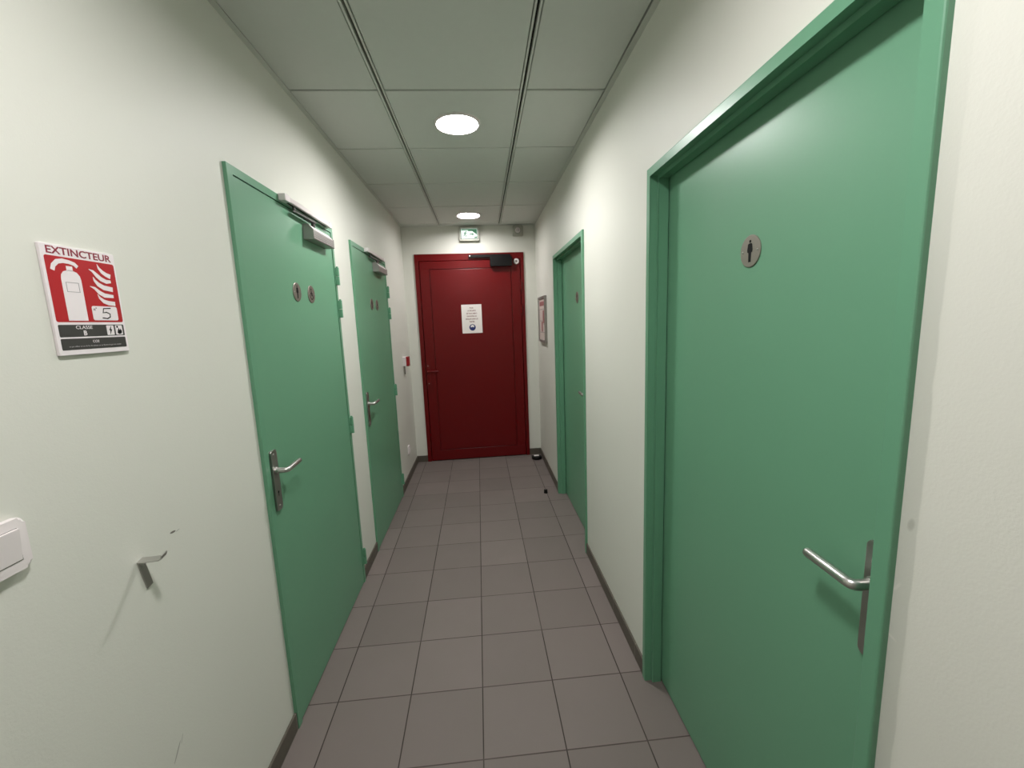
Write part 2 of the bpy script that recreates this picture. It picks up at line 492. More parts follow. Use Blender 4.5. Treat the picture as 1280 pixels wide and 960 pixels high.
# skirting tiles, one run between two doors each
BH, BT = 0.07, 0.009
def skirting(name, wall, u0, u1):
    L = abs(u1 - u0)
    loc, rot = at_wall(wall, (u1 if wall == 'right' else u0), 0)
    bm = bmesh.new(); box(bm, 0, L, -BT, 0, 0, BH, 0.002, 1)
    struct(name, bm, 'plinth', None, loc, rot)
skirting('baseboard_left', 'left', YB + 0.01, D1[0]); skirting('baseboard_left', 'left', D1[1], D2[0]); skirting('baseboard_left', 'left', D2[1], yl_end - 0.012)
skirting('baseboard_right', 'right', YB + 0.01, D3[0]); skirting('baseboard_right', 'right', D3[1], D4[0]); skirting('baseboard_right', 'right', D4[1], yr_end - 0.012)
skirting('baseboard_end', 'end', XL, RED[0]); skirting('baseboard_end', 'end', RED[1], XR - 0.02)

# ------------------------------------------------------------------ doors
def u_frame(bm, o0, o1, top, jl, jr, jt, y0, y1, bev=0.0015):
    """door frame section: outer opening o0..o1 x top, jamb widths jl/jr and head jt, from y0 (front) to y1"""
    pts = [(o0, 0), (o0 + jl, 0), (o0 + jl, top - jt), (o1 - jr, top - jt), (o1 - jr, 0), (o1, 0), (o1, top), (o0, top)]
    prism(bm, pts, y0, y1, bev, 2)

def lever_handle(parent, x, zc, y, hand, metal=('steel_plate', 'steel')):
    """back plate with its lever pointing to hand (+1/-1) and a keyhole; y is the leaf's face"""
    bm = bmesh.new(); prism(bm, rrect(x - 0.020, x + 0.020, zc - 0.11, zc + 0.11, 0.008), y - 0.008, y, 0.0025, 2)
    h = obj('door_handle', bm, metal[0], parent)
    bm = bmesh.new()
    zl = zc + 0.036
    lathe_y(bm, [(0.0125, y - 0.0082), (0.0125, y - 0.016), (0.010, y - 0.017)], x, zl, 24)
    tube(bm, arc_path((x, y - 0.016, zl), (x, y - 0.048, zl), (x + hand * 0.104, y - 0.045, zl + 0.001), 0.014), 0.0095, 18)
    obj('lever', bm, metal[1], h, True)
    bm = bmesh.new()
    prism(bm, disc_pts(x, zc - 0.043, 0.0042, 16), y - 0.0084, y - 0.0078)
    prism(bm, [(x - 0.0016, zc - 0.058), (x + 0.0016, zc - 0.058), (x + 0.0016, zc - 0.044), (x - 0.0016, zc - 0.044)], y - 0.0084, y - 0.0078)
    obj('keyhole', bm, 'ink', h)
    for sz in (0.094, -0.094):
        bm = bmesh.new(); lathe_y(bm, [(0.0045, y - 0.0079), (0.0045, y - 0.0092), (0.003, y - 0.0098)], x, zc + sz, 16)
        obj('screw', bm, 'steel', h, True)
    return h

def knuckle(parent, x, z, y, m):
    bm = bmesh.new()
    lathe_z(bm, [(0.0085, z - 0.045), (0.0085, z - 0.001)], x, y, 16)
    lathe_z(bm, [(0.0085, z + 0.001), (0.0085, z + 0.045)], x, y, 16)
    lathe_z(bm, [(0.005, z + 0.045), (0.006, z + 0.050), (0.003, z + 0.052)], x, y, 12)
    box(bm, x - 0.013, x + 0.010, y + 0.002, y + 0.0115, z - 0.044, z - 0.002, 0.001, 1)
    box(bm, x - 0.010, x + 0.013, y + 0.002, y + 0.0115, z + 0.002, z + 0.044, 0.001, 1)
    return obj('hinge', bm, m, parent, True)

def flush_door(name, d, label):
    uc, W, T = (d[0] + d[1]) / 2, d[1] - d[0], d[2]
    t = wall_thing(name, 'left', uc, 0, label, 'door', None, 'structure')
    h = W / 2
    bm = bmesh.new()
    u_frame(bm, -h, h, T, 0.030, 0.026, 0.026, -0.012, 0.034)
    u_frame(bm, -h, h, T, 0.045, 0.041, 0.041, 0.034, 0.11)
    obj('door_frame', bm, 'green_frame', t)
    bm = bmesh.new(); box(bm, -h + 0.0325, h - 0.029, -0.0095, 0.031, 0.007, T - 0.0305, 0.0015, 2)
    obj('door_leaf', bm, 'green', t)
    for z in (1.752, 1.582, 0.945, 0.155):
        knuckle(t, h - 0.008, z, -0.021, 'green_frame')
    lever_handle(t, -h + 0.054, 0.957, -0.0095, 1)
    return t

def recessed_door(name, d, label, inset=0.0755):
    uc, W, T = (d[0] + d[1]) / 2, d[1] - d[0], d[2]
    t = wall_thing(name, 'right', uc, 0, label, 'door', None, 'structure')
    h = W / 2
    bm = bmesh.new()
    u_frame(bm, -h, h, T, 0.026, 0.026, 0.026, -0.012, 0.016, 0.003)
    u_frame(bm, -h, h, T, 0.037, 0.037, 0.037, 0.016, 0.052, 0.003)
    u_frame(bm, -h, h, T, 0.022, 0.022, 0.022, 0.052, 0.115)
    obj('door_frame', bm, 'green_frame', t)
    bm = bmesh.new(); box(bm, -h + 0.026, h - 0.026, 0.0555, 0.098, 0.007, T - 0.026, 0.0015, 2)
    obj('door_leaf', bm, 'green', t)
    lever_handle(t, h - inset, 0.971, 0.0555, -1)
    return t

flush_door('door_1', D1, 'green door with a closer beside the extinguisher sign')
flush_door('door_2', D2, 'green door with a closer between the first green door and the red door')
recessed_door('door_3', D3, 'large recessed green door with one man plaque and a lever handle at the near edge')
recessed_door('door_4', D4, 'narrow looking recessed green door between the framed plan and the large green door', 0.106)

def red_door():
    uc, W, T = (RED[0] + RED[1]) / 2, RED[1] - RED[0], RED[2]
    t = wall_thing('door_5', 'end', uc, 0, 'red panelled fire door with a white notice at the end of the corridor', 'door', None, 'structure')
    h = W / 2
    bm = bmesh.new()
    u_frame(bm, -h, h, T, 0.040, 0.034, 0.066, -0.014, 0.03)
    u_frame(bm, -h, h, T, 0.055, 0.049, 0.080, 0.03, 0.11)
    obj('door_frame', bm, 'red', t)
    l, r, top = -h + 0.046, h - 0.040, T - 0.071
    bm = bmesh.new(); box(bm, l, r, -0.001, 0.028, 0.008, top, 0.002, 2)
    leaf = obj('door_leaf', bm, 'red', t)
    # raised border of rails and stiles round the sunk panel
    bm = bmesh.new()
    pl, pr, pb, pt = -0.504 - uc, 0.330 - uc, 0.125, 2.036
    ring = [(l + 0.002, 0.010, r - 0.002, pb - 0.004), (l + 0.002, pt + 0.005, r - 0.002, top - 0.002), (l + 0.002, pb - 0.004, pl - 0.005, pt + 0.005), (pr + 0.005, pb - 0.004, r - 0.002, pt + 0.005)]
    for x0, z0, x1, z1 in ring: box(bm, x0, x1, -0.0125, -0.001, z0, z1, 0.001, 1)
    obj('border', bm, 'red', leaf)
    bm = bmesh.new(); box(bm, pl + 0.002, pr - 0.002, -0.0115, -0.001, pb + 0.002, pt - 0.002, 0.002, 2)
    obj('panel', bm, 'red', leaf)
    for z in (1.85, 1.61, 0.44):
        knuckle(t, h - 0.037, z, -0.022, 'red')
    lever_handle(t, -0.585 - uc, 0.955, -0.0115, 1, ('red', 'red'))
    return t
red_door()

# ------------------------------------------------------------------ door closers
def closer(wall, u0, u1, b0, b1, z_rail, z_body, label, leaf_y=-0.0095, frame_y=-0.012):
    """slide rail u0..u1 on the frame head, ribbed body b0..b1 on the leaf"""
    uc = (u0 + u1) / 2
    t = wall_thing('door_closer', wall, uc, z_body, label, 'door closer', 'silver door closers')
    a, b, c, d = u0 - uc, u1 - uc, b0 - uc, b1 - uc
    zr = z_rail - z_body
    bm = bmesh.new()
    # a channel: top, front lip and foot, open underneath
    sec = [(frame_y, -0.011), (frame_y - 0.024, -0.011), (frame_y - 0.0265, -0.008), (frame_y - 0.0265, 0.009), (frame_y - 0.024, 0.0115), (frame_y, 0.0115)]
    va = [bm.verts.new((a, y, zr + z)) for y, z in sec]; vb = [bm.verts.new((b, y, zr + z)) for y, z in sec]
    n = len(sec)
    bm.faces.new(va); bm.faces.new(vb[::-1])
    for i in range(n): bm.faces.new((va[i], vb[i], vb[(i + 1) % n], va[(i + 1) % n]))
    rail = obj('slide_rail', bm, 'silver', t)
    bm = bmesh.new(); box(bm, a + 0.035, b - 0.035, frame_y - 0.017, frame_y - 0.009, zr - 0.0118, zr - 0.0105)
    obj('slot', bm, 'ink', rail)
    for x0, x1 in ((a - 0.004, a + 0.040), (b - 0.022, b + 0.004)):
        bm = bmesh.new(); box(bm, x0, x1, frame_y - 0.0275, frame_y, zr - 0.0125, zr + 0.0130, 0.002, 2)
        obj('end_cap', bm, 'white', rail)
    # body: vertical ribbed front below, slanted face above; shade and light put into their colours
    y0 = leaf_y
    sec = [(y0, -0.034), (y0 - 0.040, -0.034)]
    for k in range(4):
        z = -0.030 + k * 0.0085
        sec += [(y0 - 0.044, z), (y0 - 0.044, z + 0.0060), (y0 - 0.0425, z + 0.0070), (y0 - 0.0425, z + 0.0080)]
    sec += [(y0 - 0.042, 0.0055), (y0 - 0.0215, 0.0285), (y0, 0.0285)]
    bm = bmesh.new()
    va = [bm.verts.new((c, y, z)) for y, z in sec]; vb = [bm.verts.new((d, y, z)) for y, z in sec]
    n = len(sec)
    bm.faces.new(va); bm.faces.new(vb[::-1])
    for i in range(n): bm.faces.new((va[i], vb[i], vb[(i + 1) % n], va[(i + 1) % n]))
    body = obj('body', bm, 'silver_shade', t)
    bm = bmesh.new()
    va = [bm.verts.new((c + 0.002, y, z)) for y, z in ((y0 - 0.0432, 0.0055), (y0 - 0.0226, 0.0290), (y0 - 0.0212, 0.0285), (y0 - 0.0418, 0.0050))]
    vb = [bm.verts.new((d - 0.002, v.co.y, v.co.z)) for v in va]
    bm.faces.new(va); bm.faces.new(vb[::-1])
    for i in range(4): bm.faces.new((va[i], vb[i], vb[(i + 1) % 4], va[(i + 1) % 4]))
    obj('lit_slant', bm, 'white', body)  # white strip: light caught on the slanted face put into its colour
    for x0, x1 in ((c - 0.003, c), (d, d + 0.003)):
        bm = bmesh.new()
        prof = [(y0, -0.0345), (y0 - 0.0445, -0.0345), (y0 - 0.0445, 0.0060), (y0 - 0.023, 0.0305), (y0, 0.0305)]
        va = [bm.verts.new((x0, y, z)) for y, z in prof]; vb = [bm.verts.new((x1, y, z)) for y, z in prof]
        m_ = len(prof); bm.faces.new(va); bm.faces.new(vb[::-1])
        for i in range(m_): bm.faces.new((va[i], vb[i], vb[(i + 1) % m_], va[(i + 1) % m_]))
        obj('end_plate', bm, 'silver_shade', body)
    # arm lying folded between rail and body
    bm = bmesh.new()
    za = (0.0305 + zr - 0.0125) / 2
    pv = c + 0.07
    pts = [(pv - 0.012, y0 - 0.008), (pv + 0.012, y0 - 0.008), (pv + 0.012, y0 - 0.030), (a + 0.10, frame_y - 0.024), (a + 0.08, frame_y - 0.018), (a + 0.10, frame_y - 0.006)]
    va = [bm.verts.new((x, y, za - 0.003)) for x, y in pts]; vb = [bm.verts.new((x, y, za + 0.003)) for x, y in pts]
    m_ = len(pts); bm.faces.new(va); bm.faces.new(vb[::-1])
    for i in range(m_): bm.faces.new((va[i], vb[i], vb[(i + 1) % m_], va[(i + 1) % m_]))
    lathe_z(bm, [(0.009, 0.0295), (0.009, za + 0.006)], pv, y0 - 0.019, 18)
    lathe_z(bm, [(0.006, za), (0.006, zr - 0.0105)], a + 0.10, frame_y - 0.013, 14)
    obj('arm', bm, 'arm_shade', t)
    return t

closer('left', 1.760, 2.255, 1.972, 2.225, 1.990, 1.908, 'silver door closer on the green door nearest the extinguisher sign')
closer('left', 2.950, 3.435, 3.160, 3.420, 1.990, 1.908, 'silver door closer on the green door nearest the red fire call point')

t = wall_thing('door_closer', 'end', 0.12, 2.05, 'black door closer at the top of the red door', 'door closer')
bm = bmesh.new(); prism(bm, rrect(-0.003, 0.222, 0.0, 0.092, 0.008), -0.062, -0.0115, 0.005, 2)
obj('body', bm, 'black', t)
bm = bmesh.new(); prism(bm, rrect(-0.222, 0.21, 0.094, 0.121, 0.004), -0.040, -0.014, 0.002, 2)
rail = obj('slide_rail', bm, 'black', t)
bm = bmesh.new(); lathe_y(bm, [(0.007, -0.040), (0.007, -0.043), (0.004, -0.0445)], -0.208, 0.1075, 16)
obj('screw', bm, 'steel', rail, True)
bm = bmesh.new(); lathe_z(bm, [(0.010, 0.088), (0.010, 0.098)], 0.11, -0.03, 16)
obj('spindle', bm, 'black', t, True)

t = wall_thing('door_magnet', 'end', 0.391, 2.098, 'small round white disc on the red door beside the black closer', 'door fitting')
bm = bmesh.new(); lathe_y(bm, [(0.029, -0.0115), (0.029, -0.022), (0.025, -0.027), (0.012, -0.027)], 0, 0, 32)
obj('disc', bm, 'white', t, True)
bm = bmesh.new(); lathe_y(bm, [(0.011, -0.027), (0.010, -0.031), (0.005, -0.032)], 0, 0, 20)
obj('cap', bm, 'silver_dark', t, True)

# ------------------------------------------------------------------ pictograms and plaques
def man_outline(s):
    """standing man, height 1*s, centred on x=0, z from -s/2"""
    half = [(0.0, 0.36), (0.10, 0.355), (0.155, 0.30), (0.195, 0.05), (0.175, -0.05), (0.12, -0.06), (0.100, -0.10), (0.085, -0.50), (0.0, -0.50)]
    right = [(x * s, z * s) for x, z in half]
    left = [(-x, z) for x, z in right[::-1] if x > 0]
    return right + left

def plaque(wall, u, z, y, kind, label, group=None):
    t = wall_thing('restroom_plaque', wall, u, z, label, 'door sign', group)
    bm = bmesh.new(); lathe_y(bm, [(0.0385, y), (0.0385, y - 0.0022), (0.0372, y - 0.003), (0.010, y - 0.003)], 0, 0, 48)
    obj('disc', bm, 'plaque', t, True, 12)
    f0, f1 = y - 0.0034, y - 0.0029
    bm = bmesh.new()
    if kind == 'man':
        s = 0.052
        prism(bm, man_outline(s), f0, f1)
        prism(bm, disc_pts(0, 0.445 * s, 0.070 * s, 20), f0, f1)
    else:
        # seated figure over a large wheel
        prism(bm, disc_pts(-0.003, 0.021, 0.0042, 20), f0, f1)
        prism(bm, [(-0.006, 0.016), (0.000, 0.016), (0.001, 0.004), (0.012, 0.003), (0.012, -0.001), (0.001, -0.001), (0.0015, -0.004), (0.012, -0.004), (0.017, -0.017), (0.013, -0.019), (0.009, -0.008), (-0.004, -0.008)], f0, f1)
        n = 40
        ro, ri = 0.0165, 0.0125
        for i in range(8, 35):
            a0, a1 = 2 * PI * i / n, 2 * PI * (i + 1) / n
            prism(bm, [(-0.002 + ri * math.cos(a0), -0.008 + ri * math.sin(a0)), (-0.002 + ro * math.cos(a0), -0.008 + ro * math.sin(a0)), (-0.002 + ro * math.cos(a1), -0.008 + ro * math.sin(a1)), (-0.002 + ri * math.cos(a1), -0.008 + ri * math.sin(a1))], f0, f1)
    obj('pictogram', bm, 'ink', t)
    for s in (-1, 1):
        bm = bmesh.new(); lathe_y(bm, [(0.0028, y - 0.003), (0.0026, y - 0.004), (0.0012, y - 0.0045)], s * 0.0285, 0, 12)
        obj('screw', bm, 'steel', t, True)
    return t

plaque('left', 1.836, 1.637, -0.0095, 'man', 'round metal plaque with a standing man on the green door nearest the extinguisher sign')
plaque('left', 1.984, 1.637, -0.0095, 'chair', 'round metal plaque with a wheelchair symbol on the green door nearest the extinguisher sign')
plaque('left', 3.040, 1.637, -0.0095, 'man', 'round metal plaque with a standing man on the green door nearest the red door')
plaque('left', 3.188, 1.637, -0.0095, 'chair', 'round metal plaque with a wheelchair symbol on the green door nearest the red door')
plaque('right', 1.019, 1.631, 0.0555, 'man', 'round metal plaque with a standing man on the large recessed green door')
plaque('right', 2.875, 1.627, 0.0555, 'man', 'round metal plaque with a standing man on the green door beside the framed plan')

# ------------------------------------------------------------------ extinguisher sign
def ring_strip(bm, x0, x1, z0, z1, w, f0, f1):
    for a, b, c, d in ((x0, x1, z0, z0 + w), (x0, x1, z1 - w, z1), (x0, x0 + w, z0 + w, z1 - w), (x1 - w, x1, z0 + w, z1 - w)):
        box(bm, a, b, f0, f1, c, d)

def ribbon(bm, pts, f0, f1):
    """variable width stroke through (x, z, half width)"""
    up, dn = [], []
    for i, (x, z, w) in enumerate(pts):
        x0, z0, _ = pts[max(0, i - 1)]; x1, z1, _ = pts[min(len(pts) - 1, i + 1)]
        L = math.hypot(x1 - x0, z1 - z0) or 1
        nx, nz = -(z1 - z0) / L, (x1 - x0) / L
        up.append((x + nx * w, z + nz * w)); dn.append((x - nx * w, z - nz * w))
    for i in range(len(pts) - 1):
        prism(bm, [dn[i], dn[i + 1], up[i + 1], up[i]], f0, f1)

t = wall_thing('extinguisher_sign', 'left', 0.889, 1.452, 'red and white EXTINCTEUR wall sign numbered 5 on the white wall', 'sign')
SX0, SX1 = -0.0755, 0.0755
bm = bmesh.new(); prism(bm, rrect(SX0, SX1, 0, 0.2, 0.002, 3), -0.006, -0.001, 0.0006, 1)
obj('board', bm, 'pvc', t)
F0, F1 = -0.0063, -0.0058
text_mesh('lettering', ['EXTINCTEUR'], 0.0185, 'sign_text', t, 0, 0.1835, -0.0062, bold=0.0003, xs=1.20)
bm = bmesh.new(); prism(bm, rrect(-0.0705, 0.0710, 0.061, 0.1795, 0.004), F0, F1)
red = obj('red_field', bm, 'sign_red', t)
G0, G1 = -0.0067, -0.0062
bm = bmesh.new()
body = [(-0.047, 0.0635), (-0.008, 0.0635), (-0.008, 0.140), (-0.0095, 0.1475), (-0.0145, 0.1535), (-0.022, 0.156), (-0.033, 0.156), (-0.0405, 0.1535), (-0.0455, 0.1475), (-0.047, 0.140)]
prism(bm, body, G0, G1)
prism(bm, [(-0.0335, 0.155), (-0.0215, 0.155), (-0.0215, 0.164), (-0.0335, 0.164)], G0, G1)
ribbon(bm, [(-0.060, 0.154, 0.0038), (-0.057, 0.1625, 0.0040), (-0.049, 0.1700, 0.0042), (-0.038, 0.1725, 0.0040), (-0.026, 0.1715, 0.0036), (-0.0165, 0.1690, 0.0036), (-0.011, 0.164, 0.0034)], G0, G1)
ext = obj('extinguisher_pictogram', bm, 'pvc', red)
bm = bmesh.new(); ring_strip(bm, -0.040, -0.0145, 0.1165, 0.1345, 0.0010, -0.0070, -0.0066)
obj('label_outline', bm, 'grey_print', red)
bm = bmesh.new()
flames = [[(0.032, 0.1755, 0.0004), (0.0345, 0.168, 0.0024), (0.041, 0.161, 0.0038), (0.049, 0.1565, 0.0042), (0.0585, 0.1535, 0.0046)],
          [(0.012, 0.1635, 0.0004), (0.020, 0.1605, 0.0026), (0.0275, 0.153, 0.0042), (0.036, 0.1465, 0.0044), (0.047, 0.1425, 0.0040), (0.0575, 0.1435, 0.0028)],
          [(0.0185, 0.1495, 0.0004), (0.0205, 0.143, 0.0024), (0.0275, 0.1355, 0.0042), (0.0385, 0.1300, 0.0048), (0.0590, 0.1275, 0.0046)],
          [(0.0085, 0.1305, 0.0004), (0.018, 0.1275, 0.0026), (0.0265, 0.120, 0.0040), (0.0375, 0.1145, 0.0044), (0.0580, 0.1135, 0.0030)],
          [(0.022, 0.1160, 0.0004), (0.0255, 0.109, 0.0024), (0.0335, 0.1025, 0.0040), (0.044, 0.0995, 0.0044), (0.0590, 0.0985, 0.0042)]]
for f in flames: ribbon(bm, f, G0, G1)
obj('flame_pictogram', bm, 'pvc', red)
bm = bmesh.new(); prism(bm, rrect(0.0035, 0.0605, 0.0645, 0.0925, 0.004), G0, G1)
patch = obj('number_patch', bm, 'pvc', red)
text_mesh('number_prefix', ['n°'], 0.0085, 'ink', red, 0.0105, 0.0835, -0.0068)
bm = bmesh.new()
ribbon(bm, [(0.0455, 0.0890, 0.0010), (0.0290, 0.0880, 0.0010), (0.0265, 0.0795, 0.0010), (0.0345, 0.0808, 0.0010), (0.0420, 0.0775, 0.0010), (0.0415, 0.0715, 0.0010), (0.0345, 0.0682, 0.0010), (0.0235, 0.0695, 0.0010)], -0.0071, -0.0066)
obj('handwritten_five', bm, 'ink', red)
bm = bmesh.new(); prism(bm, rrect(-0.0695, 0.0700, 0.0335, 0.0560, 0.002), F0, F1)
band = obj('class_band', bm, 'sign_black', t)
text_mesh('class_lettering', ['CLASSE'], 0.0092, 'pvc', band, -0.0195, 0.0480, -0.0066, xs=1.15)
text_mesh('class_letter', ['B'], 0.0125, 'pvc', band, -0.0195, 0.0362, -0.0066, bold=0.0004)
for i, x in enumerate((0.0285, 0.0490)):
    bm = bmesh.new(); prism(bm, rrect(x, x + 0.0165, 0.0350, 0.0545, 0.0015), G0, G1)
    o = obj('class_icon', bm, 'pvc', band)
    bm = bmesh.new()
    if i == 0:   # lightning bolt
        prism(bm, [(x + 0.0105, 0.0535), (x + 0.0050, 0.0445), (x + 0.0078, 0.0445), (x + 0.0062, 0.0360), (x + 0.0118, 0.0465), (x + 0.0090, 0.0465)], -0.0071, -0.0066)
    else:        # a burning drop with a small flame above
        prism(bm, [(x + 0.0035, 0.0385), (x + 0.0080, 0.0362), (x + 0.0130, 0.0380), (x + 0.0145, 0.0425), (x + 0.0115, 0.0475), (x + 0.0100, 0.0435), (x + 0.0075, 0.0490), (x + 0.0050, 0.0440)], -0.0071, -0.0066)
        prism(bm, [(x + 0.0025, 0.0500), (x + 0.0060, 0.0490), (x + 0.0065, 0.0530), (x + 0.0030, 0.0535)], -0.0071, -0.0066)
    obj('class_symbol', bm, 'ink', band)
bm = bmesh.new(); prism(bm, rrect(-0.0695, 0.0700, 0.0095, 0.0305, 0.002), F0, F1)
band = obj('small_print_band', bm, 'sign_black', t)
text_mesh('agent_lettering', ['CO2'], 0.0070, 'pvc', band, 0, 0.0215, -0.0066)
text_mesh('small_print', ['ne pas utiliser en cas de feu de métaux ou sur flamme de gaz non coupée'], 0.0038, 'grey_print', band, 0, 0.0145, -0.0066, xs=1.0)

# ------------------------------------------------------------------ switch, hook, call point, outlet
t = wall_thing('light_switch', 'left', 0.655, 1.160, 'white rocker light switch on the wall below the extinguisher sign', 'light switch')
bm = bmesh.new(); prism(bm, rrect(-0.0425, 0.0425, -0.0425, 0.0425, 0.010), -0.0115, -0.0005, 0.005, 4)
obj('cover_plate', bm, 'white', t, True)
bm = bmesh.new(); box(bm, -0.0285, 0.0285, -0.0122, -0.010, -0.0265, 0.0275)
obj('surround', bm, 'silver_dark', t)
bm = bmesh.new()
# a rocker tilted so that its top stands proud
vs = [bm.verts.new(p) for p in ((-0.0278, -0.0130, -0.0255), (0.0278, -0.0130, -0.0255), (0.0278, -0.0175, 0.0270), (-0.0278, -0.0175, 0.0270), (-0.0278, -0.0105, -0.0255), (0.0278, -0.0105, -0.0255), (0.0278, -0.0105, 0.0270), (-0.0278, -0.0105, 0.0270))]
for f in ((0, 1, 2, 3), (4, 7, 6, 5), (0, 4, 5, 1), (1, 5, 6, 2), (2, 6, 7, 3), (3, 7, 4, 0)): bm.faces.new([vs[i] for i in f])
bmesh.ops.bevel(bm, geom=list(bm.edges), offset=0.0008, segments=2, affect='EDGES')
obj('rocker', bm, 'white', t)

t = wall_thing('wall_hook', 'left', 0.903, 0.998, 'small bent metal bracket hook, empty, under the extinguisher sign', 'hook')
t.rotation_euler = (Matrix.Rotation(PI / 2, 3, 'Z') @ Matrix.Rotation(math.radians(-11), 3, 'Y')).to_euler()
bm = bmesh.new(); prism(bm, rrect(-0.0085, 0.0085, -0.068, 0.0, 0.001, 2), -0.0035, -0.0005, 0.0005, 1)
obj('back_plate', bm, 'steel_plate', t)
bm = bmesh.new()
prof = [(-0.0005, 0.0), (-0.030, 0.0015), (-0.046, 0.003), (-0.052, 0.006), (-0.055, 0.012), (-0.056, 0.016)]
sec = [(y, z) for y, z in prof] + [(-0.0540, 0.0165), (-0.0525, 0.013), (-0.0505, 0.0085), (-0.045, 0.0055), (-0.030, 0.0040), (-0.0005, 0.0025)]
va = [bm.verts.new((-0.0085, y, z)) for y, z in sec]; vb = [bm.verts.new((0.0085, y, z)) for y, z in sec]
n = len(sec); bm.faces.new(va); bm.faces.new(vb[::-1])
for i in range(n): bm.faces.new((va[i], vb[i], vb[(i + 1) % n], va[(i + 1) % n]))
obj('arm', bm, 'steel', t)
bm = bmesh.new(); lathe_y(bm, [(0.0035, -0.0034), (0.0035, -0.0048), (0.002, -0.0055)], 0.0, -0.012, 12)
obj('screw', bm, 'steel_plate', t, True)

t = wall_thing('fire_call_point', 'left', 4.105, 1.095, 'small red and white fire alarm call point on the wall near the red door', 'fire alarm')
bm = bmesh.new(); prism(bm, rrect(-0.045, 0.045, 0, 0.088, 0.005), -0.032, 0.001, 0.001, 1)
obj('back_box', bm, 'white', t)
bm = bmesh.new(); prism(bm, rrect(-0.046, 0.046, -0.001, 0.089, 0.006), -0.052, -0.032, 0.004, 2)
fr = obj('front_cover', bm, 'alarm_red', t)
bm = bmesh.new(); prism(bm, rrect(-0.028, 0.028, 0.020, 0.066, 0.002), -0.0528, -0.0515)
obj('press_pane', bm, 'sign_red', fr)
bm = bmesh.new(); tube(bm, [(-0.030, -0.012, 0.002), (-0.0305, -0.012, -0.03), (-0.032, -0.012, -0.075)], 0.0045, 8)
obj('hanging_rod', bm, 'silver_dark', t, True)  # thin dark rod hanging below the call point

t = wall_thing('power_outlet', 'left', 4.01, 0.285, 'white wall socket low on the wall between the red door and green door', 'socket')
bm = bmesh.new(); prism(bm, rrect(-0.041, 0.041, -0.041, 0.041, 0.009), -0.0095, -0.0005, 0.004, 3)
obj('cover_plate', bm, 'white', t, True)
bm = bmesh.new()
n = 32
lathe_y(bm, [(0.0245, -0.0092), (0.0245, -0.0115), (0.0215, -0.0115), (0.0205, -0.0098)], 0, 0, n)
sk = obj('socket_ring', bm, 'white', t, True)
bm = bmesh.new()
for x in (-0.0095, 0.0095): prism(bm, disc_pts(x, 0, 0.0027, 14), -0.0104, -0.0096)
obj('pin_hole', bm, 'ink', sk)
bm = bmesh.new(); lathe_y(bm, [(0.0024, -0.0096), (0.0024, -0.016), (0.0012, -0.0175)], 0, 0.011, 12)
obj('earth_pin', bm, 'steel', sk, True)

# ------------------------------------------------------------------ end wall: notice, exit sign, sounder
t = wall_thing('door_notice', 'end', -0.0975, 1.374, 'white paper notice with a blue mask symbol taped to the red door', 'notice')
t.rotation_euler.z += 0.0
PX, PZ = 0.1055, 0.298
bm = bmesh.new(); box(bm, -PX, PX, -0.0129, -0.0119, 0, PZ)
sheet = obj('sheet', bm, 'paper', t)
lines = ['POUR', 'LA SECURITE', 'DE TOUS, MERCI', 'DE PORTER UN', 'MASQUE DANS LES', 'PARTIES']
for i, s in enumerate(lines):
    text_mesh('lettering', [s], 0.0185, 'note_text', t, 0, 0.256 - i * 0.0285, -0.0131, bold=0.0006, xs=0.80)
bm = bmesh.new(); prism(bm, disc_pts(0.002, 0.060, 0.0335, 40), -0.0134, -0.0128)
sym = obj('mask_symbol', bm, 'blue', t)
bm = bmesh.new()
head = [(0.002 + 0.0185 * math.cos(a), 0.068 + 0.0195 * math.sin(a)) for a in [PI * i / 20 for i in range(21)]]
prism(bm, head + [(-0.0165, 0.061), (0.002, 0.065), (0.0205, 0.061)], -0.0138, -0.0133)
obj('head_outline', bm, 'paper', sym)

t = wall_thing('exit_sign', 'end', -0.081, 2.309, 'lit green and white emergency exit box above the red door', 'exit sign')
HX, HZ = 0.101, 0.132
bm = bmesh.new(); prism(bm, rrect(-HX, HX, 0, HZ, 0.006), -0.042, -0.0005, 0.004, 2)
box_o = obj('housing', bm, 'cream', t)
bm = bmesh.new(); box(bm, -0.086, 0.086, -0.0435, -0.0415, 0.016, 0.118)
obj('panel_edge', bm, 'ink', t)
bm = bmesh.new(); prism(bm, rrect(-0.081, 0.081, 0.019, 0.115, 0.003), -0.047, -0.0430, 0.0015, 2)
pan = obj('lit_panel', bm, 'exit_lit', t)
g0, g1 = -0.0476, -0.0469
bm = bmesh.new()
# green ground left round a white doorway, running figure and arrow
box(bm, -0.078, -0.012, g0, g1, 0.100, 0.112)
box(bm, -0.012, 0.030, g0, g1, 0.092, 0.112)
prism(bm, [(0.030, 0.092), (0.078, 0.055), (0.078, 0.112), (0.030, 0.112)], g0, g1)
prism(bm, [(0.044, 0.022), (0.078, 0.022), (0.078, 0.040), (0.052, 0.034)], g0, g1)
